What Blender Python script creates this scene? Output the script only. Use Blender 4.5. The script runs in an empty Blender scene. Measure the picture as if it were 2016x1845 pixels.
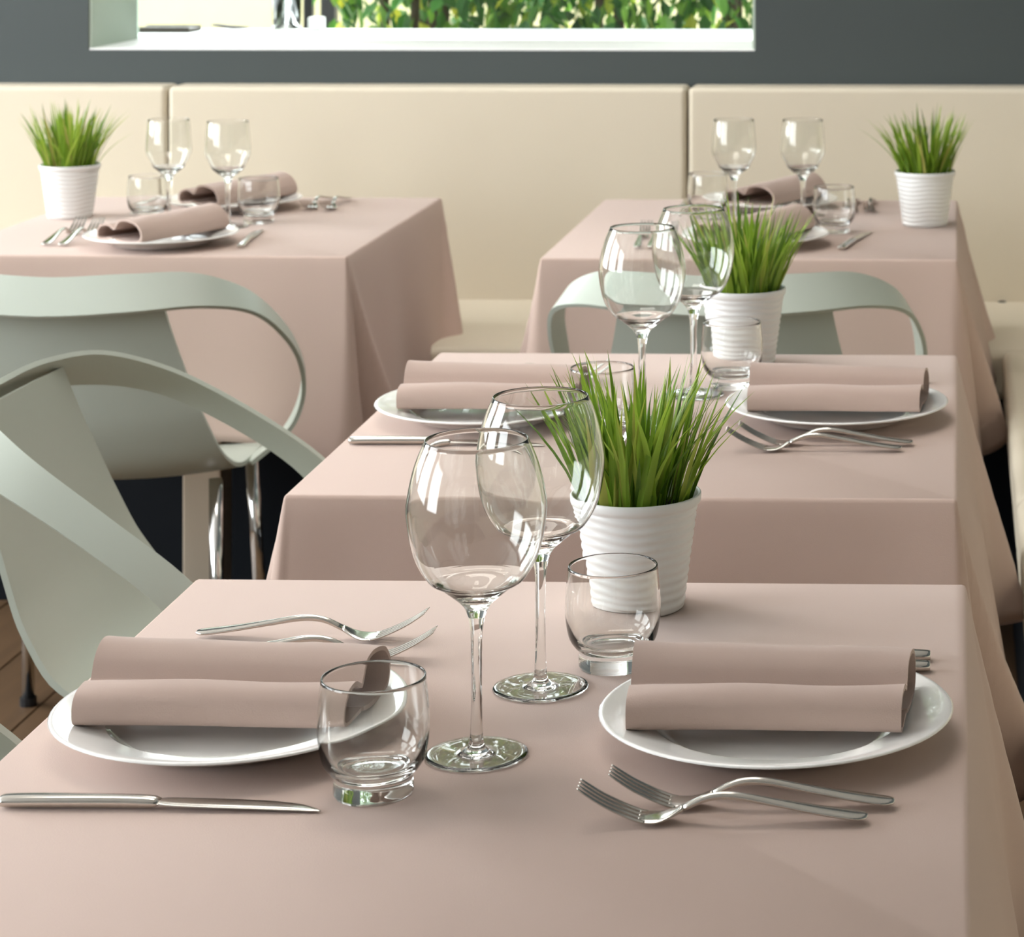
import bpy, bmesh, math, random
from mathutils import Vector, Matrix

scene = bpy.context.scene
COL = scene.collection
R = math.radians

# ------------------------------------------------------------------ camera
# world: X to the right, Y away from the camera, Z up.  Table tops at z = 0.75.
YAW = 1.5
F_PX, PX, PY = 4970.0, 1755.0, -240.0          # focal length and principal point in photo pixels (2016 x 1845)
cam_d = bpy.data.cameras.new('camera')
cam_d.sensor_width = 36.0
cam_d.sensor_fit = 'HORIZONTAL'
cam_d.lens = F_PX / 2016.0 * 36.0
cam_d.shift_x = -(PX - 1008.0) / 2016.0
cam_d.shift_y = -(922.5 - PY) / 2016.0
cam_d.dof.use_dof = True
cam_d.dof.focus_distance = 2.1
cam_d.dof.aperture_fstop = 18
cam_d.clip_start = 0.05
cam_d.clip_end = 200
cam = bpy.data.objects.new('camera', cam_d)
COL.objects.link(cam)
cam.location = (0, 0, 1.389)
cam.rotation_euler = (R(90), 0, R(YAW))
scene.camera = cam

# ------------------------------------------------------------------ world, sun, large lights, exposure
world = bpy.data.worlds.new('overcast_sky')
scene.world = world
world.use_nodes = True
bg = world.node_tree.nodes['Background']
bg.inputs[0].default_value = (0.90, 0.96, 1.0, 1)
bg.inputs[1].default_value = 6.5

sun_d = bpy.data.lights.new('sun', 'SUN')
sun_d.energy = 3.0
sun_d.angle = R(2)
sun_d.color = (1.0, 0.95, 0.84)
sun = bpy.data.objects.new('sun', sun_d)
COL.objects.link(sun)
sun.rotation_euler = Vector((0.3, -0.22, -0.85)).to_track_quat('-Z', 'Y').to_euler()

def area(name, loc, direction, sx, sy, energy, color):
    d = bpy.data.lights.new(name, 'AREA')
    d.shape = 'RECTANGLE'; d.size = sx; d.size_y = sy; d.energy = energy; d.color = color
    o = bpy.data.objects.new(name, d)
    COL.objects.link(o)
    o.location = loc
    o.rotation_euler = Vector(direction).to_track_quat('-Z', 'Z').to_euler()
    return o
# daylight entering the three windows of the left wall
for i, y in enumerate((0.1, 2.3, 4.5)):
    area('window_daylight', (-4.13, y, 1.75), (1, 0, -0.12), 1.6, 1.5, (24, 30, 52)[i], (0.97, 0.98, 1.0))

scene.view_settings.view_transform = 'Standard'
scene.view_settings.look = 'None'
scene.view_settings.exposure = 0.27
scene.view_settings.gamma = 1.0
scene.view_settings.use_curve_mapping = False
scene.cycles.max_bounces = 16
scene.cycles.transmission_bounces = 16
scene.cycles.transparent_max_bounces = 32
scene.cycles.glossy_bounces = 6
scene.cycles.diffuse_bounces = 5
scene.cycles.use_denoising = True

# ------------------------------------------------------------------ materials
MATS = {}
def mat(name, color, rough=0.5, metal=0.0, spec=0.5, sheen=0.0, bump=None, vary=None, emit=None, coat=0.0, trans=0.0, ior=1.45):
    m = bpy.data.materials.new(name)
    m.use_nodes = True
    nt = m.node_tree
    b = nt.nodes['Principled BSDF']
    b.inputs['Base Color'].default_value = (*color, 1)
    b.inputs['Roughness'].default_value = rough
    b.inputs['Metallic'].default_value = metal
    b.inputs['Specular IOR Level'].default_value = spec
    b.inputs['Sheen Weight'].default_value = sheen
    b.inputs['Coat Weight'].default_value = coat
    b.inputs['Transmission Weight'].default_value = trans
    b.inputs['IOR'].default_value = ior
    tc = nt.nodes.new('ShaderNodeTexCoord')
    if vary:                                    # (scale, amount) soft colour variation
        n = nt.nodes.new('ShaderNodeTexNoise'); n.inputs['Scale'].default_value = vary[0]; n.inputs['Detail'].default_value = 4
        nt.links.new(tc.outputs['Object'], n.inputs['Vector'])
        mx = nt.nodes.new('ShaderNodeMix'); mx.data_type = 'RGBA'
        nt.links.new(n.outputs['Fac'], mx.inputs['Factor'])
        mx.inputs['A'].default_value = (*[c * (1 - vary[1]) for c in color], 1)
        mx.inputs['B'].default_value = (*[min(1, c * (1 + vary[1])) for c in color], 1)
        nt.links.new(mx.outputs['Result'], b.inputs['Base Color'])
    if bump:                                    # (scale, strength)
        n = nt.nodes.new('ShaderNodeTexNoise'); n.inputs['Scale'].default_value = bump[0]; n.inputs['Detail'].default_value = 3
        nt.links.new(tc.outputs['Object'], n.inputs['Vector'])
        bp = nt.nodes.new('ShaderNodeBump'); bp.inputs['Strength'].default_value = bump[1]; bp.inputs['Distance'].default_value = 0.002
        nt.links.new(n.outputs['Fac'], bp.inputs['Height'])
        nt.links.new(bp.outputs['Normal'], b.inputs['Normal'])
    if emit:
        b.inputs['Emission Color'].default_value = (*emit[0], 1)
        b.inputs['Emission Strength'].default_value = emit[1]
    MATS[name] = m
    return m

mat('cloth', (0.525, 0.398, 0.340), 0.85, sheen=0.15, spec=0.2, bump=(900, 0.12), vary=(3, 0.03))
mat('napkin', (0.50, 0.38, 0.325), 0.85, sheen=0.15, spec=0.2, bump=(900, 0.15), vary=(20, 0.03))
mat('upholstery', (0.62, 0.56, 0.445), 0.5, spec=0.35, bump=(60, 0.10), vary=(2, 0.03))
mat('plinth', (0.004, 0.006, 0.009), 0.6, spec=0.2)
mat('dark_wall', (0.050, 0.062, 0.062), 0.7, bump=(40, 0.1), vary=(2, 0.06))
mat('reveal', (0.42, 0.50, 0.42), 0.7)
mat('sill_white', (0.86, 0.87, 0.86), 0.5)
mat('plaster', (0.45, 0.44, 0.42), 0.8, bump=(30, 0.1))
mat('ceiling', (0.80, 0.79, 0.77), 0.9, bump=(30, 0.1))
mat('china', (0.93, 0.925, 0.90), 0.14, coat=0.4)
mat('pot', (0.80, 0.81, 0.80), 0.35)
mat('soil', (0.018, 0.015, 0.012), 0.9, bump=(200, 1.0))
mat('steel', (0.62, 0.60, 0.56), 0.16, metal=1.0)
mat('chrome', (0.75, 0.75, 0.74), 0.08, metal=1.0)
mat('brushed', (0.62, 0.55, 0.44), 0.42, metal=0.85)
mat('black_metal', (0.02, 0.02, 0.022), 0.45, metal=0.3)
mat('chair_shell', (0.43, 0.475, 0.415), 0.38, spec=0.5, vary=(4, 0.02))
mat('table_board', (0.30, 0.22, 0.15), 0.6, vary=(8, 0.1))
mat('gravel', (0.72, 0.66, 0.52), 0.9, bump=(20, 0.5), vary=(6, 0.15))
mat('garden_wall', (0.36, 0.33, 0.20), 0.9, bump=(8, 0.3), vary=(2.5, 0.18))
mat('bark', (0.10, 0.07, 0.045), 0.9, bump=(60, 0.6))
mat('wax', (0.62, 0.58, 0.54), 0.6)
mat('white_box', (0.85, 0.85, 0.83), 0.5)
mat('dark_wood', (0.05, 0.04, 0.03), 0.5)
mat('added_panel_glow', (0.9, 0.9, 0.9), 0.6, emit=((1.0, 0.95, 0.90), 6.2))  # glow of the added ceiling panels
mat('added_panel_frame', (0.6, 0.6, 0.6), 0.4)

def glass_mat(name, color, ior):
    m = bpy.data.materials.new(name); m.use_nodes = True
    nt = m.node_tree; nt.nodes.clear()
    o = nt.nodes.new('ShaderNodeOutputMaterial')
    g = nt.nodes.new('ShaderNodeBsdfGlass')
    g.inputs['Color'].default_value = (*color, 1); g.inputs['Roughness'].default_value = 0.0; g.inputs['IOR'].default_value = ior
    nt.links.new(g.outputs[0], o.inputs[0])
    MATS[name] = m
glass_mat('glass', (0.985, 0.99, 0.985), 1.46)

def pane_mat():
    m = bpy.data.materials.new('pane'); m.use_nodes = True
    nt = m.node_tree; nt.nodes.clear()
    o = nt.nodes.new('ShaderNodeOutputMaterial')
    t = nt.nodes.new('ShaderNodeBsdfTransparent'); t.inputs[0].default_value = (0.95, 0.97, 0.96, 1)
    g = nt.nodes.new('ShaderNodeBsdfGlossy'); g.inputs['Roughness'].default_value = 0.0
    f = nt.nodes.new('ShaderNodeFresnel'); f.inputs[0].default_value = 1.45
    mx = nt.nodes.new('ShaderNodeMixShader')
    nt.links.new(f.outputs[0], mx.inputs[0]); nt.links.new(t.outputs[0], mx.inputs[1]); nt.links.new(g.outputs[0], mx.inputs[2])
    nt.links.new(mx.outputs[0], o.inputs[0])
    MATS['pane'] = m
pane_mat()

def floor_mat():
    m = mat('floor_wood', (0.20, 0.125, 0.07), 0.45)
    nt = m.node_tree; b = nt.nodes['Principled BSDF']
    tc = nt.nodes.new('ShaderNodeTexCoord'); mp = nt.nodes.new('ShaderNodeMapping')
    mp.inputs['Scale'].default_value = (9, 0.8, 1)
    n = nt.nodes.new('ShaderNodeTexNoise'); n.inputs['Scale'].default_value = 5; n.inputs['Detail'].default_value = 6
    cr = nt.nodes.new('ShaderNodeValToRGB')
    cr.color_ramp.elements[0].color = (0.075, 0.042, 0.02, 1); cr.color_ramp.elements[1].color = (0.16, 0.095, 0.048, 1)
    nt.links.new(tc.outputs['Object'], mp.inputs[0]); nt.links.new(mp.outputs[0], n.inputs[0])
    nt.links.new(n.outputs['Fac'], cr.inputs[0]); nt.links.new(cr.outputs[0], b.inputs['Base Color'])
floor_mat()

def leaf_mat(name, stops, rough=0.45, trans=0.35, along=True):
    """leaf colour: varies from leaf to leaf (object random) and from base to tip (local z of the blade)"""
    m = bpy.data.materials.new(name); m.use_nodes = True
    nt = m.node_tree; nt.nodes.clear()
    o = nt.nodes.new('ShaderNodeOutputMaterial')
    b = nt.nodes.new('ShaderNodeBsdfPrincipled'); b.inputs['Roughness'].default_value = rough
    tl = nt.nodes.new('ShaderNodeBsdfTranslucent')
    mx = nt.nodes.new('ShaderNodeMixShader'); mx.inputs[0].default_value = trans
    cr = nt.nodes.new('ShaderNodeValToRGB')
    els = cr.color_ramp.elements
    while len(els) < len(stops): els.new(0.5)
    for e, (p, c) in zip(els, stops): e.position = p; e.color = (*c, 1)
    if along:
        oi = nt.nodes.new('ShaderNodeObjectInfo')
        nt.links.new(oi.outputs['Random'], cr.inputs[0])
    else:
        g = nt.nodes.new('ShaderNodeNewGeometry')
        nt.links.new(g.outputs['Random Per Island'], cr.inputs[0])
    nt.links.new(cr.outputs[0], b.inputs['Base Color']); nt.links.new(cr.outputs[0], tl.inputs[0])
    nt.links.new(b.outputs[0], mx.inputs[1]); nt.links.new(tl.outputs[0], mx.inputs[2]); nt.links.new(mx.outputs[0], o.inputs[0])
    MATS[name] = m
leaf_mat('grass_blade', [(0.0, (0.07, 0.15, 0.012)), (0.4, (0.19, 0.33, 0.025)), (0.8, (0.36, 0.52, 0.06)), (1.0, (0.40, 0.36, 0.10))])
leaf_mat('leaf', [(0.0, (0.02, 0.085, 0.015)), (0.5, (0.06, 0.21, 0.03)), (0.8, (0.20, 0.38, 0.04)), (1.0, (0.60, 0.58, 0.06))], along=False, trans=0.4)

# ------------------------------------------------------------------ geometry helpers
def obj(name, verts, faces, material, parent=None, smooth=True, loc=None):
    me = bpy.data.meshes.new(name)
    me.from_pydata([tuple(v) for v in verts], [], faces)
    me.validate()
    if smooth:
        me.polygons.foreach_set('use_smooth', [True] * len(me.polygons))
    me.materials.append(MATS[material])
    o = bpy.data.objects.new(name, me)
    COL.objects.link(o)
    if parent is not None: o.parent = parent
    if loc is not None: o.location = loc
    return o

def obj_bm(name, bm, material, parent=None, smooth=False, loc=None):
    me = bpy.data.meshes.new(name)
    bmesh.ops.recalc_face_normals(bm, faces=bm.faces)
    bm.to_mesh(me); bm.free()
    if smooth: me.polygons.foreach_set('use_smooth', [True] * len(me.polygons))
    me.materials.append(MATS[material])
    o = bpy.data.objects.new(name, me)
    COL.objects.link(o)
    if parent is not None: o.parent = parent
    if loc is not None: o.location = loc
    return o

def box(x0, x1, y0, y1, z0, z1, bevel=0.0, seg=2, bm=None):
    bm2 = bmesh.new()
    bmesh.ops.create_cube(bm2, size=1)
    for v in bm2.verts:
        v.co = Vector(((x0 + x1) / 2 + v.co.x * (x1 - x0), (y0 + y1) / 2 + v.co.y * (y1 - y0), (z0 + z1) / 2 + v.co.z * (z1 - z0)))
    if bevel:
        bmesh.ops.bevel(bm2, geom=list(bm2.edges), offset=bevel, segments=seg, affect='EDGES', profile=0.5)
    if bm is None: return bm2
    me = bpy.data.meshes.new('tmp'); bm2.to_mesh(me); bm2.free(); bm.from_mesh(me); bpy.data.meshes.remove(me)
    return bm

def empty(name, loc=(0, 0, 0), rz=0.0):
    o = bpy.data.objects.new(name, None)
    COL.objects.link(o)
    o.location = loc; o.rotation_euler = (0, 0, rz)
    o.empty_display_size = 0.05
    return o

def tag(o, label, cat, group=None, kind=None):
    o['label'] = label; o['category'] = cat
    if group: o['group'] = group
    if kind: o['kind'] = kind
    return o

def struct(o, label=None):
    o['kind'] = 'structure'
    if label: o['label'] = label
    return o

def copy_thing(root, loc, rz, label, scale=None):
    r = root.copy(); COL.objects.link(r)
    r.location = loc; r.rotation_euler = (0, 0, rz); r['label'] = label
    if scale: r.scale = scale
    for ch in list(root.children):
        c = ch.copy(); COL.objects.link(c); c.parent = r
        for g in list(ch.children):
            d = g.copy(); COL.objects.link(d); d.parent = c
    return r

class Maker:
    """first use places the prototype, later uses place copies of it and its parts"""
    def __init__(self, proto): self.p, self.used = proto, False
    def __call__(self, loc, rz, label, scale=None):
        if not self.used:
            self.used = True
            self.p.location = loc; self.p.rotation_euler = (0, 0, rz); self.p['label'] = label
            if scale: self.p.scale = scale
            return self.p
        return copy_thing(self.p, loc, rz, label, scale)

def lathe(profile, n=48):
    verts, faces, rings = [], [], []
    for r, z in profile:
        if r < 1e-6:
            rings.append([len(verts)]); verts.append((0, 0, z))
        else:
            rings.append(list(range(len(verts), len(verts) + n)))
            for j in range(n):
                a = 2 * math.pi * j / n
                verts.append((r * math.cos(a), r * math.sin(a), z))
    for a, b in zip(rings, rings[1:]):
        for j in range(n):
            k = (j + 1) % n
            if len(a) == 1 and len(b) == 1: continue
            if len(a) == 1: faces.append((a[0], b[k], b[j]))
            elif len(b) == 1: faces.append((a[j], a[k], b[0]))
            else: faces.append((a[j], a[k], b[k], b[j]))
    return verts, faces

def catmull(pts, sub):
    pts = [Vector(p) for p in pts]
    out = []
    for i in range(len(pts) - 1):
        p0 = pts[i - 1] if i else pts[0] * 2 - pts[1]
        p1, p2 = pts[i], pts[i + 1]
        p3 = pts[i + 2] if i + 2 < len(pts) else pts[-1] * 2 - pts[-2]
        for s in range(sub):
            t = s / sub
            out.append(0.5 * ((2 * p1) + (p2 - p0) * t + (2 * p0 - 5 * p1 + 4 * p2 - p3) * t * t + (3 * p1 - p0 - 3 * p2 + p3) * t ** 3))
    out.append(pts[-1].copy())
    return out

def smooth_profile(pts, sub=4):
    return [(max(0.0, p.x), p.y) for p in catmull([(a, b, 0) for a, b in pts], sub)]

def sweep(sections, sub=4, m=10, power=1.0):
    """sections: (x, y, z, half width in y, half height in z); a rod of rounded section along x"""
    a = catmull([(s[0], s[1], s[2]) for s in sections], sub)
    b = catmull([(s[3], s[4], 0) for s in sections], sub)
    verts, faces = [], []
    for c, w in zip(a, b):
        for j in range(m):
            t = 2 * math.pi * j / m
            cy, cz = math.cos(t), math.sin(t)
            cy = math.copysign(abs(cy) ** power, cy); cz = math.copysign(abs(cz) ** power, cz)
            verts.append((c.x, c.y + max(w.x, 1e-4) * cy, c.z + max(w.y, 1e-4) * cz))
    n = len(a)
    for i in range(n - 1):
        for j in range(m):
            k = (j + 1) % m
            faces.append((i * m + j, i * m + k, (i + 1) * m + k, (i + 1) * m + j))
    faces.append(tuple(range(m - 1, -1, -1)))
    faces.append(tuple((n - 1) * m + j for j in range(m)))
    return verts, faces

def thick_grid(P, th):
    """P[u][v] points of a sheet; gives it a thickness"""
    U, V = len(P), len(P[0])
    N = [[None] * V for _ in range(U)]
    for u in range(U):
        for v in range(V):
            du = P[min(u + 1, U - 1)][v] - P[max(u - 1, 0)][v]
            dv = P[u][min(v + 1, V - 1)] - P[u][max(v - 1, 0)]
            n = du.cross(dv); n.normalize(); N[u][v] = n
    verts, faces = [], []
    for s in (1, -1):
        for u in range(U):
            for v in range(V):
                verts.append(P[u][v] + N[u][v] * (s * th / 2))
    o = U * V
    idx = lambda u, v: u * V + v
    for u in range(U - 1):
        for v in range(V - 1):
            faces.append((idx(u, v), idx(u + 1, v), idx(u + 1, v + 1), idx(u, v + 1)))
            faces.append((o + idx(u, v), o + idx(u, v + 1), o + idx(u + 1, v + 1), o + idx(u + 1, v)))
    for u in range(U - 1):
        faces.append((idx(u, 0), o + idx(u, 0), o + idx(u + 1, 0), idx(u + 1, 0)))
        faces.append((idx(u, V - 1), idx(u + 1, V - 1), o + idx(u + 1, V - 1), o + idx(u, V - 1)))
    for v in range(V - 1):
        faces.append((idx(0, v), idx(0, v + 1), o + idx(0, v + 1), o + idx(0, v)))
        faces.append((idx(U - 1, v), o + idx(U - 1, v), o + idx(U - 1, v + 1), idx(U - 1, v + 1)))
    return verts, faces

def edge_split(o, angle=40):
    m = o.modifiers.new('sharp', 'EDGE_SPLIT'); m.split_angle = R(angle)

def tube(pts, r, m=10):
    pts = [Vector(p) for p in pts]
    verts, faces = [], []
    up = Vector((0, 1, 0.01)).normalized()
    for i, p in enumerate(pts):
        t = (pts[min(i + 1, len(pts) - 1)] - pts[max(i - 1, 0)]).normalized()
        a = t.cross(up).normalized(); b = t.cross(a)
        for j in range(m):
            th = 2 * math.pi * j / m
            verts.append(p + a * (r * math.cos(th)) + b * (r * math.sin(th)))
    for i in range(len(pts) - 1):
        for j in range(m):
            k = (j + 1) % m
            faces.append((i * m + j, i * m + k, (i + 1) * m + k, (i + 1) * m + j))
    faces.append(tuple(range(m - 1, -1, -1))); faces.append(tuple((len(pts) - 1) * m + j for j in range(m)))
    return verts, faces

# ================================================================== THE ROOM
XL, XR, YF, YB, ZC = -4.2, 0.74, -2.4, 5.43, 2.8
fl = empty('floor'); struct(fl, 'brown wooden plank floor')
pm = None
w = 0.14
k = 0
x = XL
while x < XR:
    bm = box(0.001, w - 0.001, 0, YB - YF, -0.02, 0.0, 0.0015, 1)
    if pm is None:
        p = obj_bm('plank', bm, 'floor_wood', fl); pm = p.data
    else:
        bm.free(); p = bpy.data.objects.new('plank', pm); COL.objects.link(p); p.parent = fl
    p.location = (x, YF, 0)
    x += w
obj_bm('light_stop_slab', box(XL - 0.2, XR + 0.2, YF - 0.2, YB + 0.32, -0.06, -0.019), 'dark_wood', fl)  # unseen slab added to stop sky light leaking through the plank gaps
struct(obj_bm('ceiling', box(XL - 0.2, XR + 0.2, YF - 0.2, YB + 0.32, ZC, ZC + 0.15), 'ceiling'))
struct(obj_bm('wall_right', box(XR, XR + 0.2, YF - 0.2, YB + 0.32, -0.05, ZC), 'dark_wall'))
struct(obj_bm('wall_front', box(XL - 0.2, XR + 0.2, YF - 0.2, YF, -0.05, ZC), 'plaster'))
# left wall with three tall windows (out of the picture, they light the room)
bm = bmesh.new()
box(XL - 0.2, XL, YF, YB + 0.32, -0.05, 0.9, bm=bm)
box(XL - 0.2, XL, YF, YB + 0.32, 2.55, ZC, bm=bm)
for a, b in ((YF, -0.75), (0.95, 1.45), (3.15, 3.65), (5.35, YB + 0.32)):
    box(XL - 0.2, XL, a, b, 0.9, 2.55, bm=bm)
struct(obj_bm('wall_left', bm, 'plaster'))
# back wall, 0.32 thick, with the window opening
WX0, WX1, WZ0, WZ1, YO = -1.885, -0.436, 1.02, 2.35, 5.75
bm = bmesh.new()
box(XL - 0.2, WX0, YB, YO, -0.05, ZC, bm=bm)
box(WX1, XR + 0.2, YB, YO, -0.05, ZC, bm=bm)
box(WX0, WX1, YB, YO, -0.05, WZ0 - 0.004, bm=bm)
box(WX0, WX1, YB, YO, WZ1 + 0.012, ZC, bm=bm)
struct(obj_bm('wall_back', bm, 'dark_wall'), 'dark slate grey back wall around the window')
win = struct(empty('window_1', (0, 0, 0)), 'window opening in the dark wall with white sill and pale green reveals')
obj_bm('sill', box(WX0 + 0.001, WX1 - 0.001, YB + 0.001, YO, WZ0 - 0.004, WZ0, 0.001), 'sill_white', win)
obj_bm('ledge', box(WX0 - 0.25, WX1 + 0.12, YO, 6.15, WZ0 - 0.045, WZ0, 0.003), 'sill_white', win)
obj_bm('jamb', box(WX0, WX0 + 0.006, YB + 0.004, YO, WZ0, WZ1), 'reveal', win)
obj_bm('jamb', box(WX1 - 0.006, WX1, YB + 0.004, YO, WZ0, WZ1), 'reveal', win)
obj_bm('head', box(WX0, WX1, YB + 0.004, YO, WZ1, WZ1 + 0.012), 'reveal', win)
obj_bm('pane', box(WX0 + 0.006, WX1 - 0.006, YO - 0.02, YO - 0.014, WZ0, WZ1), 'pane', win)
# unseen ceiling light panels, added to brighten the tables from above
for i, (x, y) in enumerate(((-0.8, 2.75), (-0.8, 4.75))):
    t = tag(empty('added_ceiling_light', (x, y, ZC)), ('added ceiling light panel nearer the front table', 'added ceiling light panel nearer the banquette')[i], 'ceiling light', 'added ceiling light panels')
    bm = bmesh.new()
    for a in (box(-0.62, 0.62, -0.32, -0.30, -0.03, 0), box(-0.62, 0.62, 0.30, 0.32, -0.03, 0), box(-0.62, -0.60, -0.30, 0.30, -0.03, 0), box(0.60, 0.62, -0.30, 0.30, -0.03, 0)):
        me = bpy.data.meshes.new('tmp'); a.to_mesh(me); a.free(); bm.from_mesh(me); bpy.data.meshes.remove(me)
    obj_bm('frame', bm, 'added_panel_frame', t)
    obj_bm('diffuser', box(-0.60, 0.60, -0.30, 0.30, -0.0305, -0.012), 'added_panel_glow', t)

# ------------------------------------------------------------------ outside
struct(obj_bm('ground_outside', box(-14, 12, YO, 20, -0.25, -0.05), 'gravel'), 'pale sunlit gravel ground outside')
struct(obj_bm('wall_garden', box(-10, 6, 11.0, 11.2, -0.05, 2.0), 'garden_wall'), 'pale yellow sunlit garden wall beyond the window')

# ------------------------------------------------------------------ corner banquette
SEAT_Z, SEAT_Y, BACK_Y, SIDE_X = 0.495, 4.78, 5.33, 0.085
bq = tag(empty('banquette', (-1.0, 5.2, 0)), 'long cream upholstered banquette along the back wall under the window', 'banquette')
sb = tag(empty('banquette', (0.4, 1.7, 0)), 'cream upholstered banquette section running beside the right edges of the tables', 'banquette')
def bq_part(name, bm, m, smooth=True, unit=None):
    unit = unit or bq
    bmesh.ops.translate(bm, vec=-unit.location, verts=bm.verts)
    o = obj_bm(name, bm, m, unit, smooth)
    if smooth:
        md = o.modifiers.new('n', 'WEIGHTED_NORMAL'); md.keep_sharp = True
    return o
seams = [-4.19, -2.79, -1.682, -0.572, 0.538 - 0.008]
for a, b in zip(seams, seams[1:]):
    bq_part('back_panel', box(a + 0.002, b - 0.002, BACK_Y, YB - 0.001, SEAT_Z - 0.045, 0.9455, 0.012, 4), 'upholstery')
for a, b in ((-4.19, -2.79), (-2.79, -1.682), (-1.682, -0.572), (-0.572, 0.53)):
    bq_part('seat_cushion', box(a + 0.001, b - 0.001, SEAT_Y, BACK_Y + 0.02, 0.40, SEAT_Z, 0.018, 4), 'upholstery')
for a, b in ((-1.4, -0.1), (-0.1, 1.2), (1.2, 2.5), (2.5, 3.65), (3.65, SEAT_Y - 0.002)):
    bq_part('seat_cushion', box(SIDE_X, 0.55, a + 0.001, b - 0.001, 0.40, SEAT_Z, 0.018, 4), 'upholstery', True, sb)
    bq_part('back_panel', box(0.53, 0.735, a + 0.002, b - 0.002, SEAT_Z - 0.045, 0.9455, 0.012, 4), 'upholstery', True, sb)
bq_part('back_panel', box(0.532, 0.735, SEAT_Y, YB - 0.001, SEAT_Z - 0.045, 0.9455, 0.012, 4), 'upholstery')
bq_part('plinth', box(-4.19, 0.53, SEAT_Y + 0.03, YB - 0.002, 0, 0.398), 'plinth', False)
bq_part('plinth', box(SIDE_X + 0.018, 0.73, -1.4, SEAT_Y - 0.002, 0, 0.398), 'plinth', False, sb)
bm = bmesh.new(); bmesh.ops.create_uvsphere(bm, u_segments=12, v_segments=8, radius=1)  # solid black bead: shade of the hole at the corner joint, put into colour
bmesh.ops.scale(bm, vec=(0.010, 0.006, 0.004), verts=bm.verts); bmesh.ops.translate(bm, vec=(0.094, BACK_Y - 0.004, SEAT_Z - 0.001), verts=bm.verts)
bq_part('dark_joint_hole', bm, 'plinth', True)

# ------------------------------------------------------------------ tables and tablecloths
TZ = 0.75
def table(x0, x1, y0, y1, label):
    cx, cy = (x0 + x1) / 2, (y0 + y1) / 2
    t = tag(empty('dining_table', (cx, cy, 0)), label, 'table', 'dining tables under the pink cloths')
    hx, hy = (x1 - x0) / 2 - 0.008, (y1 - y0) / 2 - 0.008
    obj_bm('table_top', box(-hx, hx, -hy, hy, TZ - 0.034, TZ - 0.003, 0.004), 'table_board', t)
    obj_bm('column', box(-0.036, 0.036, -0.036, 0.036, 0.012, TZ - 0.034, 0.004), 'brushed', t)
    obj_bm('base_plate', box(-0.21, 0.21, -0.21, 0.21, 0.0, 0.012, 0.003), 'black_metal', t)
    return t

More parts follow.
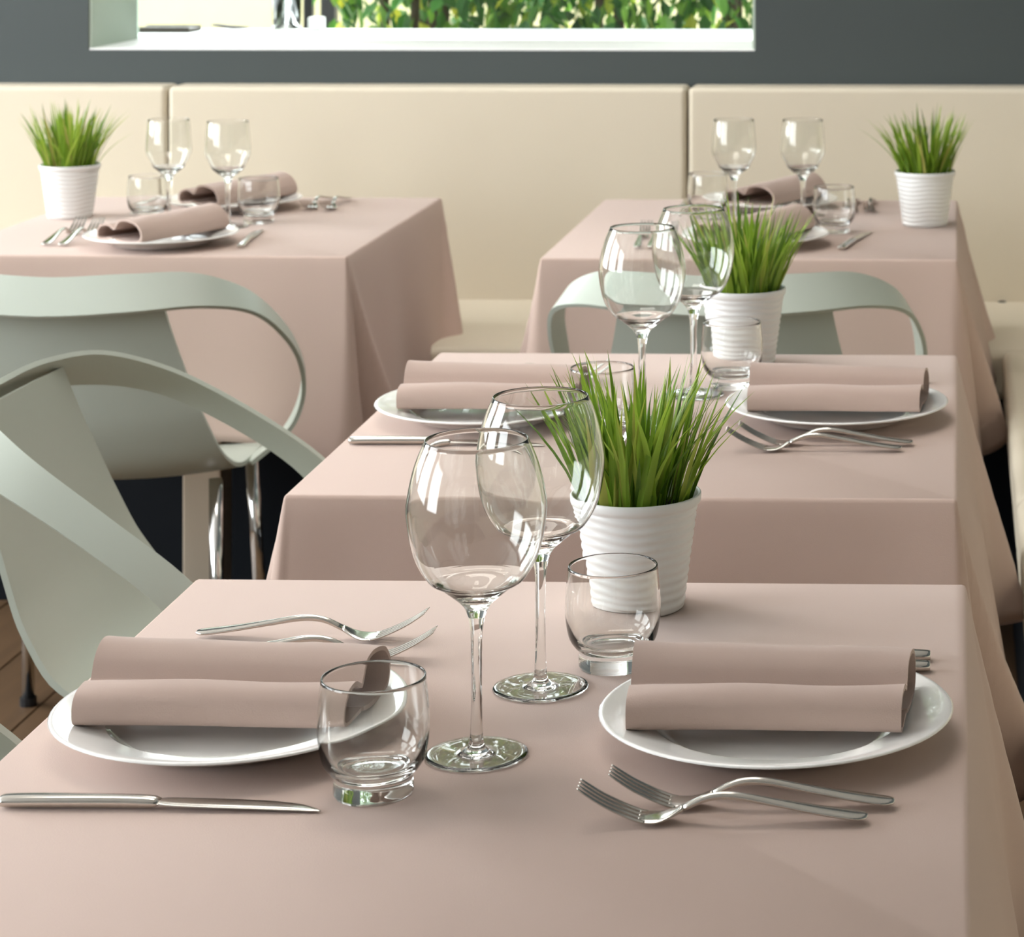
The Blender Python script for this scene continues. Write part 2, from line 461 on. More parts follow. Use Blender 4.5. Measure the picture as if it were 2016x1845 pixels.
def tablecloth(x0, x1, y0, y1, label, drops=(0.31, 0.31, 0.31, 0.31), flares=(0.05, 0.05, 0.05, 0.05), seed=0):
    """drops / flares for the sides front, right, back, left"""
    rnd = random.Random(seed)
    cx, cy = (x0 + x1) / 2, (y0 + y1) / 2
    hx, hy = (x1 - x0) / 2, (y1 - y0) / 2
    per = []                      # x, y, nx, ny, side blend [(side, weight)], signed corner distance, corner index
    corners = [(hx, -hy), (hx, hy), (-hx, hy), (-hx, -hy)]     # end corner of side 0..3
    starts = [(-hx, -hy), (hx, -hy), (hx, hy), (-hx, hy)]
    dirs = [(1, 0), (0, 1), (-1, 0), (0, -1)]
    nrm = [(0, -1), (1, 0), (0, 1), (-1, 0)]
    lens = [2 * hx, 2 * hy, 2 * hx, 2 * hy]
    rc = 0.004
    for s in range(4):
        L = lens[s]
        ts = [rc + (L - 2 * rc) * i / 90 for i in range(91)]
        for u in ts:
            per.append((starts[s][0] + dirs[s][0] * u, starts[s][1] + dirs[s][1] * u, nrm[s], s, u, L, None))
        for kk in range(1, 6):     # round the corner
            a = kk / 6 * math.pi / 2
            n0, n1 = nrm[s], nrm[(s + 1) % 4]
            n = (n0[0] * math.cos(a) + n1[0] * math.sin(a), n0[1] * math.cos(a) + n1[1] * math.sin(a))
            c = corners[s]
            pc = (c[0] - rc * (n0[0] + n1[0]), c[1] - rc * (n0[1] + n1[1]))
            per.append((pc[0] + rc * n[0], pc[1] + rc * n[1], n, s, L, L, kk / 6))
    ph = [rnd.uniform(0, 6.28) for _ in range(8)]
    g = lambda x, m, s: math.exp(-((x - m) / s) ** 2)
    rows = 22
    n = len(per)
    verts, faces = [], []
    # edge rounding rows on the top
    for i, (px, py, nn, s, u, L, cf) in enumerate(per):
        verts.append((px - nn[0] * 0.004, py - nn[1] * 0.004, TZ))
    for i, (px, py, nn, s, u, L, cf) in enumerate(per):
        verts.append((px - nn[0] * 0.0012, py - nn[1] * 0.0012, TZ - 0.0012))
    for rI in range(rows + 1):
        t = rI / rows
        for i, (px, py, nn, s, u, L, cf) in enumerate(per):
            if cf is None:
                d, fl_ = drops[s], flares[s]
                c0, c1 = u, L - u                   # distance from the start corner and to the end corner
                # blend drop near a corner
                prev, nxt = (s - 1) % 4, (s + 1) % 4
                d += (0.5 * (drops[prev] - drops[s])) * g(c0, 0, 0.06) + (0.5 * (drops[nxt] - drops[s])) * g(c1, 0, 0.06)
                fl2 = fl_ + (0.5 * (flares[prev] - fl_)) * g(c0, 0, 0.05) + (0.5 * (flares[nxt] - fl_)) * g(c1, 0, 0.05)
                off = fl2 * (t ** 0.85)
                off += 0.010 * t * math.sin(u * 9.0 + ph[s]) * (0.4 + 0.6 * t) + 0.004 * t * math.sin(u * 23 + ph[s + 4])
                if s in (1, 3):                     # the corner ears are folded onto the side flaps
                    for c in (c0, c1):
                        m = 0.115 * t
                        off += 0.036 * t * g(c, m, 0.012 + 0.026 * t) - 0.044 * t * g(c, 0.045 * t, 0.006 + 0.018 * t)
                droop = 0.045 * (g(c0, 0.03, 0.07) + g(c1, 0.03, 0.07)) * t
            else:
                a, b = 1 - cf, cf
                nx_ = (s + 1) % 4
                d = 0.5 * (drops[s] + drops[nx_])
                off = 0.5 * (flares[s] + flares[nx_]) * (t ** 0.85) + 0.006 * t
                droop = 0.045 * t
            z = TZ - 0.004 - (d - 0.004) * t - droop * (1 if d > 0.28 else 0.0)
            verts.append((px + nn[0] * off, py + nn[1] * off, z))
    for rI in range(rows + 2):
        for i in range(n):
            k = (i + 1) % n
            faces.append((rI * n + k, rI * n + i, (rI + 1) * n + i, (rI + 1) * n + k))
    faces.append(tuple(range(n)))
    o = obj('tablecloth', verts, faces, 'cloth', None, True, (cx, cy, 0))
    sd = o.modifiers.new('thickness', 'SOLIDIFY'); sd.thickness = 0.0014; sd.offset = -1
    tag(o, label, 'tablecloth', 'dusty pink tablecloths')
    return o

T = {1: (-0.695, 0.008, 1.497, 2.287), 2: (-0.698, 0.0, 2.595, 3.385), 3: (-0.702, 0.0, 4.225, 5.008), 4: (-1.740, -1.030, 4.235, 5.022)}
table(*T[1], 'front table nearest the camera, with the large wine glasses')
table(*T[2], 'middle table between the front table and the banquette, seen lengthwise')
table(*T[3], 'back table near the right end of the banquette')
table(*T[4], 'back table near the left end of the banquette')
tablecloth(*T[1], 'dusty pink cloth on the front table', (0.31, 0.33, 0.31, 0.31), (0.02, 0.062, 0.02, 0.06), 1)
tablecloth(*T[2], 'dusty pink cloth on the middle table, corner showing beside the chairs', (0.31, 0.31, 0.31, 0.31), (0.015, 0.058, 0.02, 0.065), 2)
tablecloth(*T[3], 'dusty pink cloth on the back table at the banquette corner', (0.31, 0.31, 0.24, 0.31), (0.02, 0.062, 0.015, 0.06), 3)
tablecloth(*T[4], 'dusty pink cloth on the back table left, long folds at its corner', (0.31, 0.31, 0.24, 0.31), (0.02, 0.035, 0.015, 0.05), 4)
TZ_ON = TZ + 0.0004

# ------------------------------------------------------------------ chairs
def make_chair():
    t = tag(empty('ribbon_chair'), 'chair', 'chair', 'pale sage green plastic chairs with a looping arm band')
    # back and seat: one bent sheet, split where it turns
    prof = [(-0.272, 0.772, 0.158, 0.006), (-0.255, 0.70, 0.168, 0.014), (-0.226, 0.60, 0.190, 0.022), (-0.198, 0.530, 0.206, 0.026),
            (-0.145, 0.466, 0.218, 0.026), (-0.04, 0.433, 0.218, 0.02), (0.12, 0.432, 0.206, 0.014), (0.195, 0.425, 0.190, 0.006), (0.215, 0.406, 0.175, 0.0)]
    a = catmull([(p[0], p[1], p[2]) for p in prof], 5)
    b = catmull([(p[3], 0, 0) for p in prof], 5)
    P = []
    for i, (c, q) in enumerate(zip(a, b)):
        tn = (a[min(i + 1, len(a) - 1)] - a[max(i - 1, 0)])
        tn = Vector((0, tn.x, tn.y)).normalized()
        up = Vector((0, -tn.z, tn.y))               # towards the sitter
        row = []
        for j in range(13):
            s = -1 + 2 * j / 12
            row.append(Vector((s * c.z, c.x, c.y)) + up * (q.x * s * s))
        P.append(row)
    k = 16
    v, f = thick_grid(P[:k + 1], 0.007); o = obj('backrest', v, f, 'chair_shell', t); edge_split(o)
    v, f = thick_grid(P[k:], 0.007); o = obj('seat', v, f, 'chair_shell', t); edge_split(o)
    # the band: rail behind the back, arms, loops down to the seat
    half = [((0, -0.306, 0.762), (0, -0.72, 0.69), 0.070), ((0.12, -0.291, 0.766), (0.10, -0.70, 0.70), 0.070), ((0.205, -0.243, 0.764), (0.40, -0.55, 0.72), 0.064),
            ((0.262, -0.165, 0.736), (0.72, -0.2, 0.66), 0.048), ((0.286, -0.07, 0.682), (0.84, 0.0, 0.54), 0.041), ((0.293, 0.015, 0.622), (0.92, 0.15, 0.36), 0.041),
            ((0.290, 0.065, 0.560), (0.96, 0.25, 0.0), 0.050), ((0.271, 0.080, 0.503), (0.90, 0.25, -0.35), 0.064), ((0.238, 0.070, 0.462), (0.66, 0.1, -0.75), 0.085),
            ((0.195, 0.040, 0.440), (0.22, 0.0, -0.97), 0.11)]
    full = [((-p[0], p[1], p[2]), (-n[0], n[1], n[2]), w) for p, n, w in reversed(half[1:])] + half
    C = catmull([p for p, n, w in full], 6)
    Nn = catmull([n for p, n, w in full], 6)
    Wd = catmull([(w, 0, 0) for p, n, w in full], 6)
    P = []
    for i, c in enumerate(C):
        tg = (C[min(i + 1, len(C) - 1)] - C[max(i - 1, 0)]).normalized()
        n = (Nn[i] - tg * Nn[i].dot(tg)).normalized()
        w = tg.cross(n).normalized()
        P.append([c + w * (Wd[i].x * s) for s in (-0.5, -0.25, 0, 0.25, 0.5)])
    v, f = thick_grid(P, 0.007); o = obj('arm_band', v, f, 'chair_shell', t); edge_split(o)
    for sx in (-1, 1):
        for (y0, y1) in ((-0.08, -0.11), (0.12, 0.16)):
            v, f = tube([(sx * 0.188, y0, 0.440), (sx * 0.194, (y0 + y1) / 2, 0.25), (sx * 0.20, y1, 0.012)], 0.011)
            lg = obj('leg', v, f, 'chrome', t)
            v, f = lathe([(0, 0), (0.014, 0), (0.014, 0.014), (0, 0.014)], 12)
            obj('foot_cap', v, f, 'black_metal', lg, False, (sx * 0.20, y1, 0))
    return t
chair = Maker(make_chair())
chair((-0.862, 2.99, 0), R(-90), 'pale green chair at the middle table, its arm bands crossing the left of the picture')
chair((-0.855, 1.905, 0), R(-90), 'pale green chair at the front table, only a corner of its band showing')
chair((-1.36, 4.04, 0), R(0), 'pale green chair in front of the back left table, seen from behind')
chair((-0.352, 4.07, 0), R(0), 'pale green chair between the middle table and the back right table')

# ------------------------------------------------------------------ tableware prototypes
def make_plate():
    t = tag(empty('dinner_plate'), 'plate', 'plate', 'white dinner plates')
    top_rim = [(0.132, 0.0205), (0.1305, 0.0218), (0.128, 0.0216), (0.115, 0.0185), (0.100, 0.0150), (0.0915, 0.0128)]
    low_rim = [(0.084, 0.0030), (0.094, 0.0085), (0.110, 0.0138), (0.128, 0.0188), (0.132, 0.0205)]
    v, f = lathe(low_rim + top_rim[1:], 72); obj('rim', v, f, 'china', t)
    well = [(0.0915, 0.0128), (0.088, 0.0105), (0.084, 0.0075), (0.079, 0.0062), (0.05, 0.0058), (0, 0.0058)]
    v, f = lathe(well, 72); obj('well', v, f, 'china', t)
    v, f = lathe([(0, 0.002), (0.068, 0.002), (0.070, 0.0), (0.073, 0.0), (0.076, 0.0022), (0.084, 0.0030)], 72); obj('foot_ring', v, f, 'china', t)
    return t

def make_wine(h, hb, rmax, rrim, zmax, sh=0.88, name='wine_glass'):
    """h height, hb height of the bowl's bottom, rmax at zmax"""
    t = tag(empty(name), 'glass', 'wine glass', 'stemmed wine glasses')
    th = 0.0011
    zj = hb - 0.012
    foot = [(0, 0.0), (0.004, 0.0), (0.032, 0.0), (0.0335, 0.0), (0.0368, 0.0004), (0.0376, 0.0011), (0.0370, 0.0018), (0.0345, 0.0022), (0.033, 0.00225), (0.031, 0.00226), (0.0165, 0.00235), (0.0148, 0.0024), (0.0105, 0.0032), (0.0068, 0.0062), (0.0052, 0.010), (0.0047, 0.014)]
    v, f = lathe(smooth_profile(foot[1:], 3)[:] if False else foot, 48); obj('foot', v, f, 'glass', t)
    stem = smooth_profile([(0.0047, 0.014), (0.0040, 0.035), (0.0039, 0.06), (0.0044, zj - 0.012), (0.0060, zj)], 5)
    v, f = lathe(stem, 32); obj('stem', v, f, 'glass', t)
    dz = h - hb
    outer = smooth_profile([(0.0060, zj), (0.0105, hb - 0.003), (0.026, hb + 0.010), (0.70 * rmax, hb + 0.14 * dz), (0.90 * rmax, hb + 0.30 * dz), (rmax, zmax),
                            (0.975 * rmax, hb + 0.68 * dz), (sh * rmax, hb + 0.85 * dz), (rrim, h)], 5)
    inner = smooth_profile([(rrim - th, h), (sh * rmax - th, hb + 0.85 * dz), (0.975 * rmax - th, hb + 0.68 * dz), (rmax - th, zmax), (0.90 * rmax - th, hb + 0.30 * dz),
                            (0.70 * rmax - 1.3 * th, hb + 0.14 * dz), (0.024, hb + 0.0122), (0.010, hb + 0.004), (0.0, hb + 0.0025)], 5)
    rim = [(rrim - th * 0.2, h + 0.0005), (rrim - th * 0.8, h + 0.0005)]
    v, f = lathe(outer + rim + inner, 64); obj('bowl', v, f, 'glass', t)
    return t

def make_tumbler():
    t = tag(empty('water_tumbler'), 'glass', 'tumbler', 'short water tumblers')
    base = [(0, 0.0012), (0.003, 0.0012), (0.019, 0.0012), (0.021, 0.0010), (0.0245, 0.0), (0.0268, 0.0006), (0.0278, 0.003), (0.0276, 0.010), (0.0272, 0.0125), (0.0278, 0.015)]
    v, f = lathe(base, 48); obj('base', v, f, 'glass', t)
    outer = smooth_profile([(0.0278, 0.015), (0.0315, 0.0185), (0.0358, 0.026), (0.0383, 0.040), (0.0385, 0.055), (0.0372, 0.072), (0.0362, 0.082)], 4)
    th = 0.0013
    inner = smooth_profile([(0.0362 - th, 0.082), (0.0372 - th, 0.072), (0.0385 - th, 0.055), (0.0383 - th, 0.040), (0.0345 - th, 0.027), (0.0285 - th, 0.0205), (0.018, 0.0175), (0.008, 0.0170), (0.003, 0.0169), (0, 0.0169)], 4)
    rim = [(0.0362 - 0.3 * th, 0.0825), (0.0362 - 0.8 * th, 0.0825)]
    v, f = lathe(outer + rim + inner, 64); obj('body', v, f, 'glass', t)
    return t

def make_fork():
    t = tag(empty('table_fork'), 'fork', 'fork', 'steel forks')
    h = [(0.0, 0, 0.0045, 0.002, 0.001), (0.002, 0, 0.0045, 0.006, 0.0018), (0.010, 0, 0.005, 0.0088, 0.0022), (0.035, 0, 0.0085, 0.0078, 0.0022), (0.065, 0, 0.0135, 0.0052, 0.0024),
         (0.090, 0, 0.0175, 0.0036, 0.0026), (0.108, 0, 0.0165, 0.0033, 0.0026), (0.125, 0, 0.0095, 0.0042, 0.0024)]
    v, f = sweep(h, 4, 12); obj('handle', v, f, 'steel', t)
    hd = [(0.125, 0, 0.0095, 0.0042, 0.0022), (0.134, 0, 0.0052, 0.0085, 0.0013), (0.142, 0, 0.0030, 0.0115, 0.0011), (0.150, 0, 0.0031, 0.0120, 0.0009), (0.1552, 0, 0.0041, 0.0112, 0.0005)]
    v, f = sweep(hd, 4, 16, 0.7); obj('head', v, f, 'steel', t)
    for i in range(4):
        y = (i - 1.5) * 0.0064
        tn = [(0.1500, y, 0.0031, 0.0024, 0.0008), (0.1545, y, 0.0039, 0.0024, 0.0009), (0.165, y, 0.0078, 0.0022, 0.0010), (0.180, y * 0.98, 0.0150, 0.0019, 0.0010), (0.192, y * 0.95, 0.0225, 0.0016, 0.0009), (0.196, y * 0.94, 0.0252, 0.0008, 0.0006)]
        v, f = sweep(tn, 3, 8, 0.8); obj('tine', v, f, 'steel', t)
    return t

def make_knife():
    t = tag(empty('table_knife'), 'knife', 'knife', 'steel knives')
    h = [(0.0, 0, 0.0042, 0.003, 0.0022), (0.003, 0, 0.0042, 0.0066, 0.0038), (0.03, 0, 0.0046, 0.0072, 0.0042), (0.08, 0, 0.0046, 0.0062, 0.0042), (0.104, 0, 0.0042, 0.0060, 0.0038), (0.110, 0.0005, 0.0040, 0.0055, 0.002)]
    v, f = sweep(h, 4, 12, 0.8); obj('handle', v, f, 'steel', t)
    b = [(0.109, 0.0005, 0.0040, 0.0055, 0.0012), (0.116, 0.001, 0.0038, 0.0078, 0.0010), (0.135, 0.0015, 0.0032, 0.0090, 0.0009), (0.180, 0.0012, 0.0022, 0.0088, 0.0008), (0.205, -0.0010, 0.0016, 0.0066, 0.0008),
         (0.218, -0.0045, 0.0013, 0.0030, 0.0007), (0.223, -0.0066, 0.0012, 0.0006, 0.0004)]
    v, f = sweep(b, 4, 10, 0.8); obj('blade', v, f, 'steel', t)
    return t

def make_napkin(name='folded_napkin', L=0.205, seed=1):
    rnd = random.Random(seed)
    line = [(-0.002, 0.0065), (-0.018, 0.0050), (-0.031, 0.0040), (-0.0385, 0.0070), (-0.0405, 0.0145), (-0.0380, 0.0225), (-0.029, 0.0275), (-0.014, 0.0278), (-0.003, 0.0232),
            (0.002, 0.0222), (0.0055, 0.0268), (0.012, 0.0355), (0.026, 0.0415), (0.044, 0.0405), (0.060, 0.032), (0.068, 0.018), (0.064, 0.0065), (0.048, 0.0030), (0.02, 0.0035), (0.004, 0.0055)]
    c = catmull([(y, z, 0) for y, z in line], 4)
    P = []
    S = 13
    for p in c:
        row = []
        for j in range(S):
            s = j / (S - 1)
            x = (s - 0.5) * L
            wv = 0.0007 * math.sin(5 * s + 30 * p.x) + 0.0003 * math.sin(13 * s + 11 * p.y * 50)
            ends = 0.0025 * (abs(2 * s - 1) ** 4) * math.sin(p.x * 60 + (2 if s > 0.5 else 0))
            row.append(Vector((x + (0.006 if s > 0.5 else -0.004) * (abs(2 * s - 1) ** 2) * (p.x * 12), p.x + wv * 0.5, p.y + (wv + ends) * min(1.0, p.y / 0.02))))
        P.append(row)
    v, f = thick_grid(P, 0.0034)
    o = obj(name, v, f, 'napkin')
    edge_split(o, 50)
    tag(o, 'napkin', 'napkin', 'folded pink napkins on the plates')
    return o

plate = Maker(make_plate())
wine = Maker(make_wine(0.230, 0.113, 0.0508, 0.0376, 0.176))
small_wine = Maker(make_wine(0.193, 0.094, 0.0412, 0.0372, 0.136, 0.94))
tumbler = Maker(make_tumbler())
fork = Maker(make_fork())
knife = Maker(make_knife())
napkin = Maker(make_napkin())
Z = TZ_ON
NZ = Z + 0.0155

# plates
plate((-0.542, 1.876, Z), 0, 'white plate on the front table, left, beside the near tumbler')
plate((-0.135, 1.880, Z), 0, 'white plate on the front table, right, behind the two forks')
plate((-0.556, 2.975, Z), 0, 'white plate at the left edge of the middle table')
plate((-0.143, 2.984, Z), 0, 'white plate on the right side of the middle table')
plate((-1.388, 4.368, Z), 0, 'white plate on the back left table, near side')
plate((-1.400, 4.845, Z), 0, 'white plate on the back left table, far side against the banquette')
plate((-0.355, 4.392, Z), 0, 'white plate on the back right table, near side, behind the grass')
plate((-0.362, 4.870, Z), 0, 'white plate on the back right table, far side against the banquette')
# napkins
napkin((-0.545, 1.866, NZ), R(-1.5), 'pink folded napkin on the front table plate at left, open fold end visible')
napkin((-0.140, 1.868, NZ), R(-0.5), 'pink folded napkin on the front table plate at right')
napkin((-0.553, 2.968, NZ), R(-1), 'pink folded napkin on the middle table plate at left')
napkin((-0.143, 2.968, NZ), R(-1.2), 'pink folded napkin on the middle table plate at right')
napkin((-1.398, 4.372, NZ), R(-116), 'pink folded napkin on the near plate of the back left table')
napkin((-1.405, 4.855, NZ), R(-118), 'pink folded napkin on the far plate of the back left table')
napkin((-0.365, 4.395, NZ), R(-120), 'pink folded napkin on the near plate of the back right table')
napkin((-0.365, 4.880, NZ), R(-114), 'pink folded napkin on the far plate of the back right table')
# wine glasses
wine((-0.350, 1.829, Z), 0, 'large empty wine glass nearest the camera on the front table')
wine((-0.3286, 1.982, Z), 0.3, 'large empty wine glass beside the grass pot on the front table')
wine((-0.369, 2.945, Z), 0.6, 'empty wine glass on the middle table, the left of two')
wine((-0.326, 3.112, Z), 0.9, 'empty wine glass on the middle table directly before the grass pot')
small_wine((-1.455, 4.622, Z), 0, 'smaller stemmed glass on the back left table, the left of two')
small_wine((-1.336, 4.590, Z), 0.3, 'smaller stemmed glass on the back left table, the right of two')
small_wine((-0.412, 4.645, Z), 0.6, 'smaller stemmed glass on the back right table, the left of two')
small_wine((-0.285, 4.645, Z), 0.9, 'smaller stemmed glass on the back right table, the right of two')
# tumblers
tumbler((-0.407, 1.750, Z), 0, 'short glass tumbler on the front table in front of the left plate')
tumbler((-0.279, 2.038, Z), 0.3, 'short glass tumbler on the front table before the grass pot')
tumbler((-0.404, 2.862, Z), 0.6, 'short glass tumbler on the middle table, behind the front grass pot')
tumbler((-0.283, 3.160, Z), 0.9, 'short glass tumbler on the middle table at the foot of its grass pot')
tumbler((-1.512, 4.680, Z), 0, 'short glass tumbler on the back left table, the left of two')
tumbler((-1.296, 4.650, Z), 0.3, 'short glass tumbler on the back left table, the right of two')
tumbler((-0.470, 4.745, Z), 0.6, 'short glass tumbler on the back right table, the left of two')
tumbler((-0.2225, 4.548, Z), 0.9, 'short glass tumbler on the back right table, beside the near plate')
# forks: local x runs from the handle end to the tips
fork((-0.0605, 1.706, Z), R(180.8), 'steel fork nearest the camera, in front of the right plate')
fork((-0.043, 1.734, Z), R(180.8), 'steel fork lying between the nearest fork and the right plate')
fork((-0.640, 2.108, Z), R(-1.5), 'steel fork farther behind the left plate of the front table')
fork((-0.622, 2.046, Z), R(1.5), 'steel fork just behind the left plate of the front table')
fork((-0.062, 2.812, Z), R(180.8), 'steel fork nearer of two before the right plate, middle table')
fork((-0.050, 2.840, Z), R(180.8), 'steel fork closer to the right plate, middle table')
fork((-0.640, 3.205, Z), R(-1), 'steel fork behind the left napkin on the middle table, farther one')
fork((-0.632, 3.170, Z), R(0), 'steel fork behind the left napkin on the middle table, nearer one')
fork((-1.582, 4.335, Z), R(91), 'steel fork outermost left of the near plate, back left table')
fork((-1.551, 4.330, Z), R(90), 'steel fork next to the near plate, back left table')
fork((-1.243, 4.985, Z), R(-91), 'steel fork next to the far plate, back left table')
fork((-1.208, 4.980, Z), R(-90), 'steel fork outermost right of the far plate, back left table')
fork((-0.553, 4.315, Z), R(91), 'steel fork outermost left of the near plate, back right table')
fork((-0.522, 4.320, Z), R(90), 'steel fork next to the near plate, back right table')
fork((-0.200, 4.985, Z), R(-91), 'steel fork next to the far plate, back right table')
fork((-0.168, 4.980, Z), R(-90), 'steel fork outermost right of the far plate, back right table')
# knives
knife((-0.658, 1.720, Z), R(0), 'steel knife along the near edge before the left plate, front table')
knife((-0.022, 2.061, Z), R(180), 'steel knife behind the right plate of the front table, farther one')
knife((-0.022, 2.033, Z), R(180), 'steel knife behind the right plate of the front table, nearer one')
knife((-0.686, 2.832, Z), R(0.5), 'steel knife before the left plate of the middle table')
knife((-0.036, 3.195, Z), R(180), 'steel knife behind the right napkin of the middle table')
knife((-1.236, 4.322, Z), R(97), 'steel knife right of the near plate, back left table')
knife((-1.562, 4.975, Z), R(-91), 'steel knife left of the far plate, back left table')
knife((-0.200, 4.325, Z), R(80), 'steel knife right of the near plate, back right table')
knife((-0.530, 4.985, Z), R(-91), 'steel knife left of the far plate, back right table')

# ------------------------------------------------------------------ potted grass
def blade_mesh(rnd, i):
    """a tapering, folded blade; root at the origin, rising along z, bending towards +x; height 1"""
    bend = rnd.uniform(0.02, 0.26) if i % 5 else rnd.uniform(0.3, 0.5)
    wdt = rnd.uniform(0.021, 0.036)
    verts, faces = [], []
    S = 6
    for s in range(S):
        t = s / S
        x = bend * t ** 1.9; z = t * (1 - 0.18 * bend * t)
        hw = wdt * (0.75 + 0.9 * t * (1 - t)) * (1 - t ** 2.2)
        verts += [(x + 0.3 * hw, -hw, z), (x, 0, z), (x + 0.3 * hw, hw, z)]
        if s:
            a = (s - 1) * 3; b = s * 3
            faces += [(a, a + 1, b + 1, b), (a + 1, a + 2, b + 2, b + 1)]
    verts.append((bend, 0, 1 - 0.18 * bend)); e = len(verts) - 1; b = (S - 1) * 3
    faces += [(b, b + 1, e), (b + 1, b + 2, e)]
    me = bpy.data.meshes.new('grass_blade'); me.from_pydata(verts, [], faces)
    me.polygons.foreach_set('use_smooth', [True] * len(me.polygons))
    me.materials.append(MATS['grass_blade'])
    return me
_r = random.Random(11)
BLADES = [blade_mesh(_r, i) for i in range(16)]

POT = None
def potted_grass(x, y, label, seed, count=180, rz=0.0):
    global POT
    t = tag(empty('potted_grass', (x, y, Z), rz), label, 'potted plant', 'white pots of grass')
    if POT is None:
        n = 96
        prof = [(0, 0.0015), (0.036, 0.0015), (0.0395, 0.0), (0.0410, 0.0012)]
        H = 0.100
        ring = []
        for i in range(1, 73):
            z = 0.002 + (H - 0.012) * i / 72
            r = 0.0412 + (0.0545 - 0.0412) * (z / H) ** 1.05
            ph = 2 * math.pi * i / 72 * 5.5
            r += 0.0011 * (math.sin(ph) ** 2 - 0.5)
            ring.append((r, z))
        prof += ring
        prof += [(0.0552, H - 0.0085), (0.0560, H - 0.006), (0.0562, H - 0.001), (0.0556, H), (0.0540, H), (0.0532, H - 0.002), (0.0515, H - 0.012), (0.050, H - 0.020)]
        v, f = lathe(prof, n)
        v = [Vector(p) for p in v]
        for p in v:                                    # the throwing rings waver a little
            if 0.004 < p.z < H - 0.012:
                a = math.atan2(p.y, p.x)
                p.z += 0.0014 * math.sin(2 * a + 1.1) + 0.0008 * math.sin(5 * a)
        pot = obj('pot', v, f, 'pot', t)
        v, f = lathe([(0.0508, H - 0.016), (0.03, H - 0.012), (0, H - 0.011)], 48)
        rr = random.Random(3)
        v = [(p[0], p[1], p[2] + rr.uniform(-0.002, 0.002)) for p in v]
        soil = obj('soil', v, f, 'soil', t)
        POT = (pot, soil)
    else:
        for s in POT:
            c = s.copy(); COL.objects.link(c); c.parent = t
    rnd = random.Random(seed)
    for i in range(count):
        rr = 0.043 * math.sqrt(rnd.random()); a = rnd.uniform(0, 2 * math.pi)
        b = bpy.data.objects.new('grass_blade', BLADES[rnd.randrange(16)])
        COL.objects.link(b); b.parent = t
        b.location = (rr * math.cos(a), rr * math.sin(a), 0.085)
        out = rr / 0.043
        h = rnd.uniform(0.108, 0.152) * (1 - 0.10 * out) if rnd.random() > 0.12 else rnd.uniform(0.06, 0.1)
        lean = R(2 + 20 * out * rnd.uniform(0.5, 1.1))
        az = a + rnd.uniform(-0.7, 0.7)
        b.rotation_euler = (Matrix.Rotation(az, 3, 'Z') @ Matrix.Rotation(lean, 3, 'Y') @ Matrix.Rotation(rnd.uniform(-0.8, 0.8), 3, 'Z')).to_euler()
        b.scale = (h, h * rnd.uniform(0.9, 1.2), h)
    return t
potted_grass(-0.281, 2.208, 'ribbed white pot of green grass on the front table', 1, 190)
potted_grass(-0.282, 3.318, 'ribbed white pot of green grass on the middle table', 2, 170, 1.0)
potted_grass(-0.060, 4.648, 'white pot of green grass on the back right table, by its corner', 3, 150, 2.0)
potted_grass(-1.672, 4.715, 'white pot of green grass on the back left table', 4, 150, 3.0)

# ------------------------------------------------------------------ things outside, seen through the window
def shrub(x, y, hgt, rx, ry, z0, count, label, seed):
    rnd = random.Random(seed)
    t = tag(empty('leafy_shrub', (x, y, -0.05)), label, 'shrub', 'shrubs outside the window')
    for i in range(5):
        a = rnd.uniform(0, 6.28)
        v, f = tube([(0.05 * math.cos(a), 0.05 * math.sin(a), 0), (0.4 * rx * math.cos(a), 0.4 * ry * math.sin(a), hgt * 0.5), (0.8 * rx * math.cos(a), 0.7 * ry * math.sin(a), hgt * 0.95)], 0.012, 7)
        obj('stem', v, f, 'bark', t)
    verts, faces = [], []
    for i in range(count):
        while True:
            p = Vector((rnd.uniform(-1, 1), rnd.uniform(-1, 1), rnd.uniform(0, 1)))
            if p.x ** 2 + p.y ** 2 < 1: break
        c = Vector((p.x * rx, p.y * ry, z0 + p.z * (hgt - z0)))
        L = rnd.uniform(0.045, 0.085); W = L * rnd.uniform(0.36, 0.55)
        M = Matrix.Rotation(rnd.uniform(0, 6.28), 3, 'Z') @ Matrix.Rotation(rnd.uniform(0.2, 1.5), 3, 'Y') @ Matrix.Rotation(rnd.uniform(-0.6, 0.6), 3, 'X')
        o = len(verts)
        for q in ((0, 0, 0), (0.35, 0.5, 0.06), (0.35, -0.5, 0.06), (0.7, 0.36, 0.02), (0.7, -0.36, 0.02), (1, 0, -0.1), (0.4, 0, -0.03)):
            verts.append(c + M @ Vector((q[0] * L, q[1] * W, q[2] * L)))
        faces += [(o, o + 2, o + 6), (o, o + 6, o + 1), (o + 2, o + 4, o + 6), (o + 6, o + 3, o + 1), (o + 4, o + 5, o + 6), (o + 6, o + 5, o + 3)]
    fo = obj('foliage', verts, faces, 'leaf', t, False)
    fo['kind'] = 'stuff'
    return t
shrub(-1.42, 6.62, 3.0, 0.26, 0.22, 0.7, 2900, 'bright green leafy shrub outside, leftmost of those behind the window', 1)
shrub(-0.98, 6.60, 3.1, 0.30, 0.26, 0.7, 5400, 'dense dark green leafy shrub outside the middle of the window', 2)
shrub(-0.52, 6.62, 3.0, 0.26, 0.24, 0.7, 2700, 'green leafy shrub outside the right end of the window', 3)

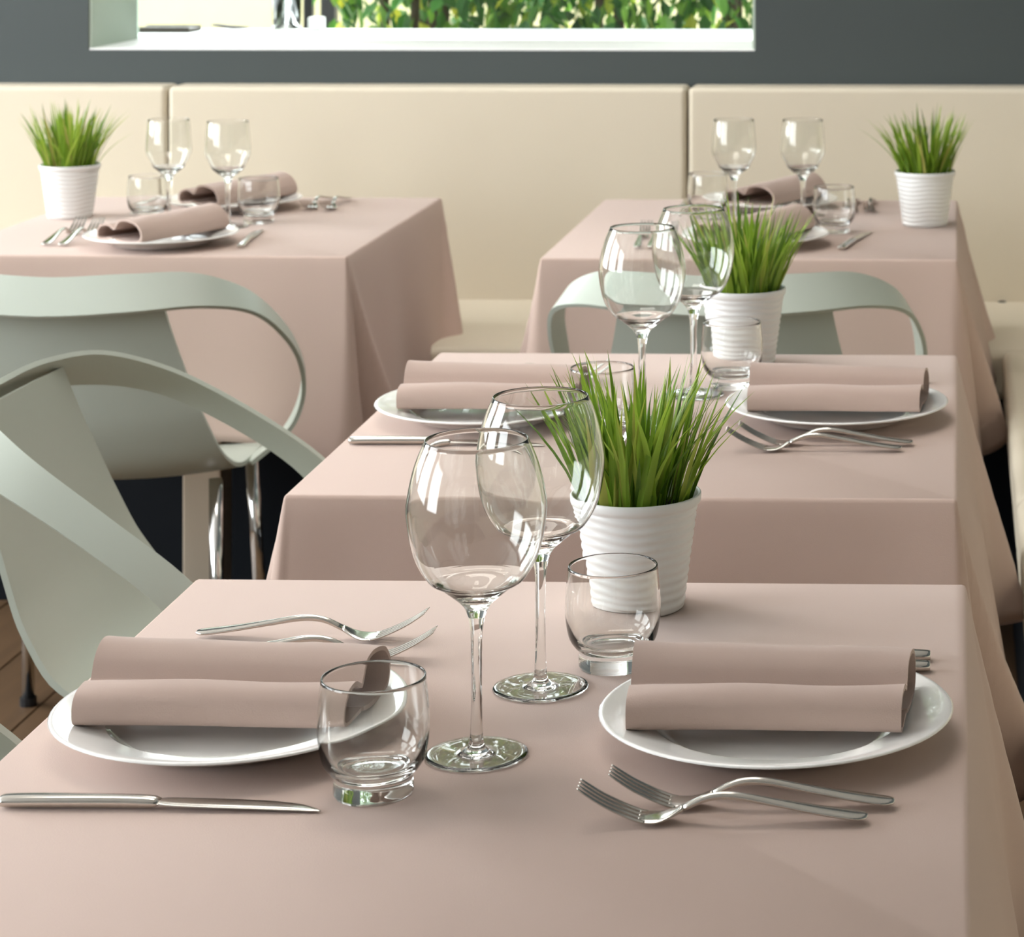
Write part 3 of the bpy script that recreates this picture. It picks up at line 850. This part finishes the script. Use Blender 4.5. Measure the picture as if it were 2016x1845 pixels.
# on the outer ledge of the window
LZ = WZ0 + 0.0005
bm = box(-0.068, 0.068, -0.05, 0.05, 0, 0.010, 0.003)
o = obj_bm('serving_tray', bm, 'dark_wood', None, False, (-1.898, 6.02, LZ)); 
for s in (-1, 1):
    obj_bm('raised_edge', box(-0.066, 0.066, s * 0.046 - 0.003, s * 0.046 + 0.003, 0.009, 0.013, 0.001), 'dark_wood', o)
tag(o, 'dark flat tray on the white ledge outside the window', 'tray')
t = tag(empty('candle_glass', (-1.612, 6.03, LZ)), 'clear glass holder with pale filling on the ledge outside', 'candle holder')
v, f = lathe([(0, 0), (0.030, 0), (0.033, 0.003), (0.034, 0.085), (0.0325, 0.085), (0.0315, 0.008), (0, 0.007)], 40); obj('holder', v, f, 'glass', t)
v, f = lathe([(0, 0.0085), (0.0300, 0.0085), (0.0300, 0.042), (0.028, 0.045), (0, 0.044)], 32); obj('candle', v, f, 'wax', t)
o = obj_bm('white_block', box(-0.018, 0.018, -0.018, 0.018, 0, 0.034, 0.004), 'white_box', None, False, (-1.545, 6.05, LZ))
tag(o, 'small white block beside the glass holder on the outside ledge', 'box')
v, f = sweep([(-0.045, 0, 0.010, 0.002, 0.002), (-0.03, 0, 0.010, 0.009, 0.004), (0.0, 0, 0.006, 0.011, 0.005), (0.03, 0, 0.005, 0.008, 0.004), (0.05, 0, 0.004, 0.002, 0.002)], 3, 10)
o = obj('dark_stick', v, f, 'dark_wood', None, True, (-1.772, 6.10, LZ)); o.rotation_euler = (0, 0, R(-8)); o.location.z += 0.0005
tag(o, 'slim dark object lying on the ledge outside the window', 'stick')
for (x, yy, wd, lab) in ((-1.90, 7.35, 0.028, 'narrow dark post outside the window, the left of two'), (-2.04, 8.15, 0.048, 'wider dark post outside the window beside the shrub')):
    t = tag(empty('garden_post', (x, yy, -0.05)), lab, 'post', 'dark garden posts')
    obj_bm('shaft', box(-wd / 2, wd / 2, -wd / 2, wd / 2, 0, 2.0, 0.004), 'black_metal', t)
    obj_bm('cap', box(-wd / 2 - 0.006, wd / 2 + 0.006, -wd / 2 - 0.006, wd / 2 + 0.006, 2.0, 2.02, 0.004), 'black_metal', t)
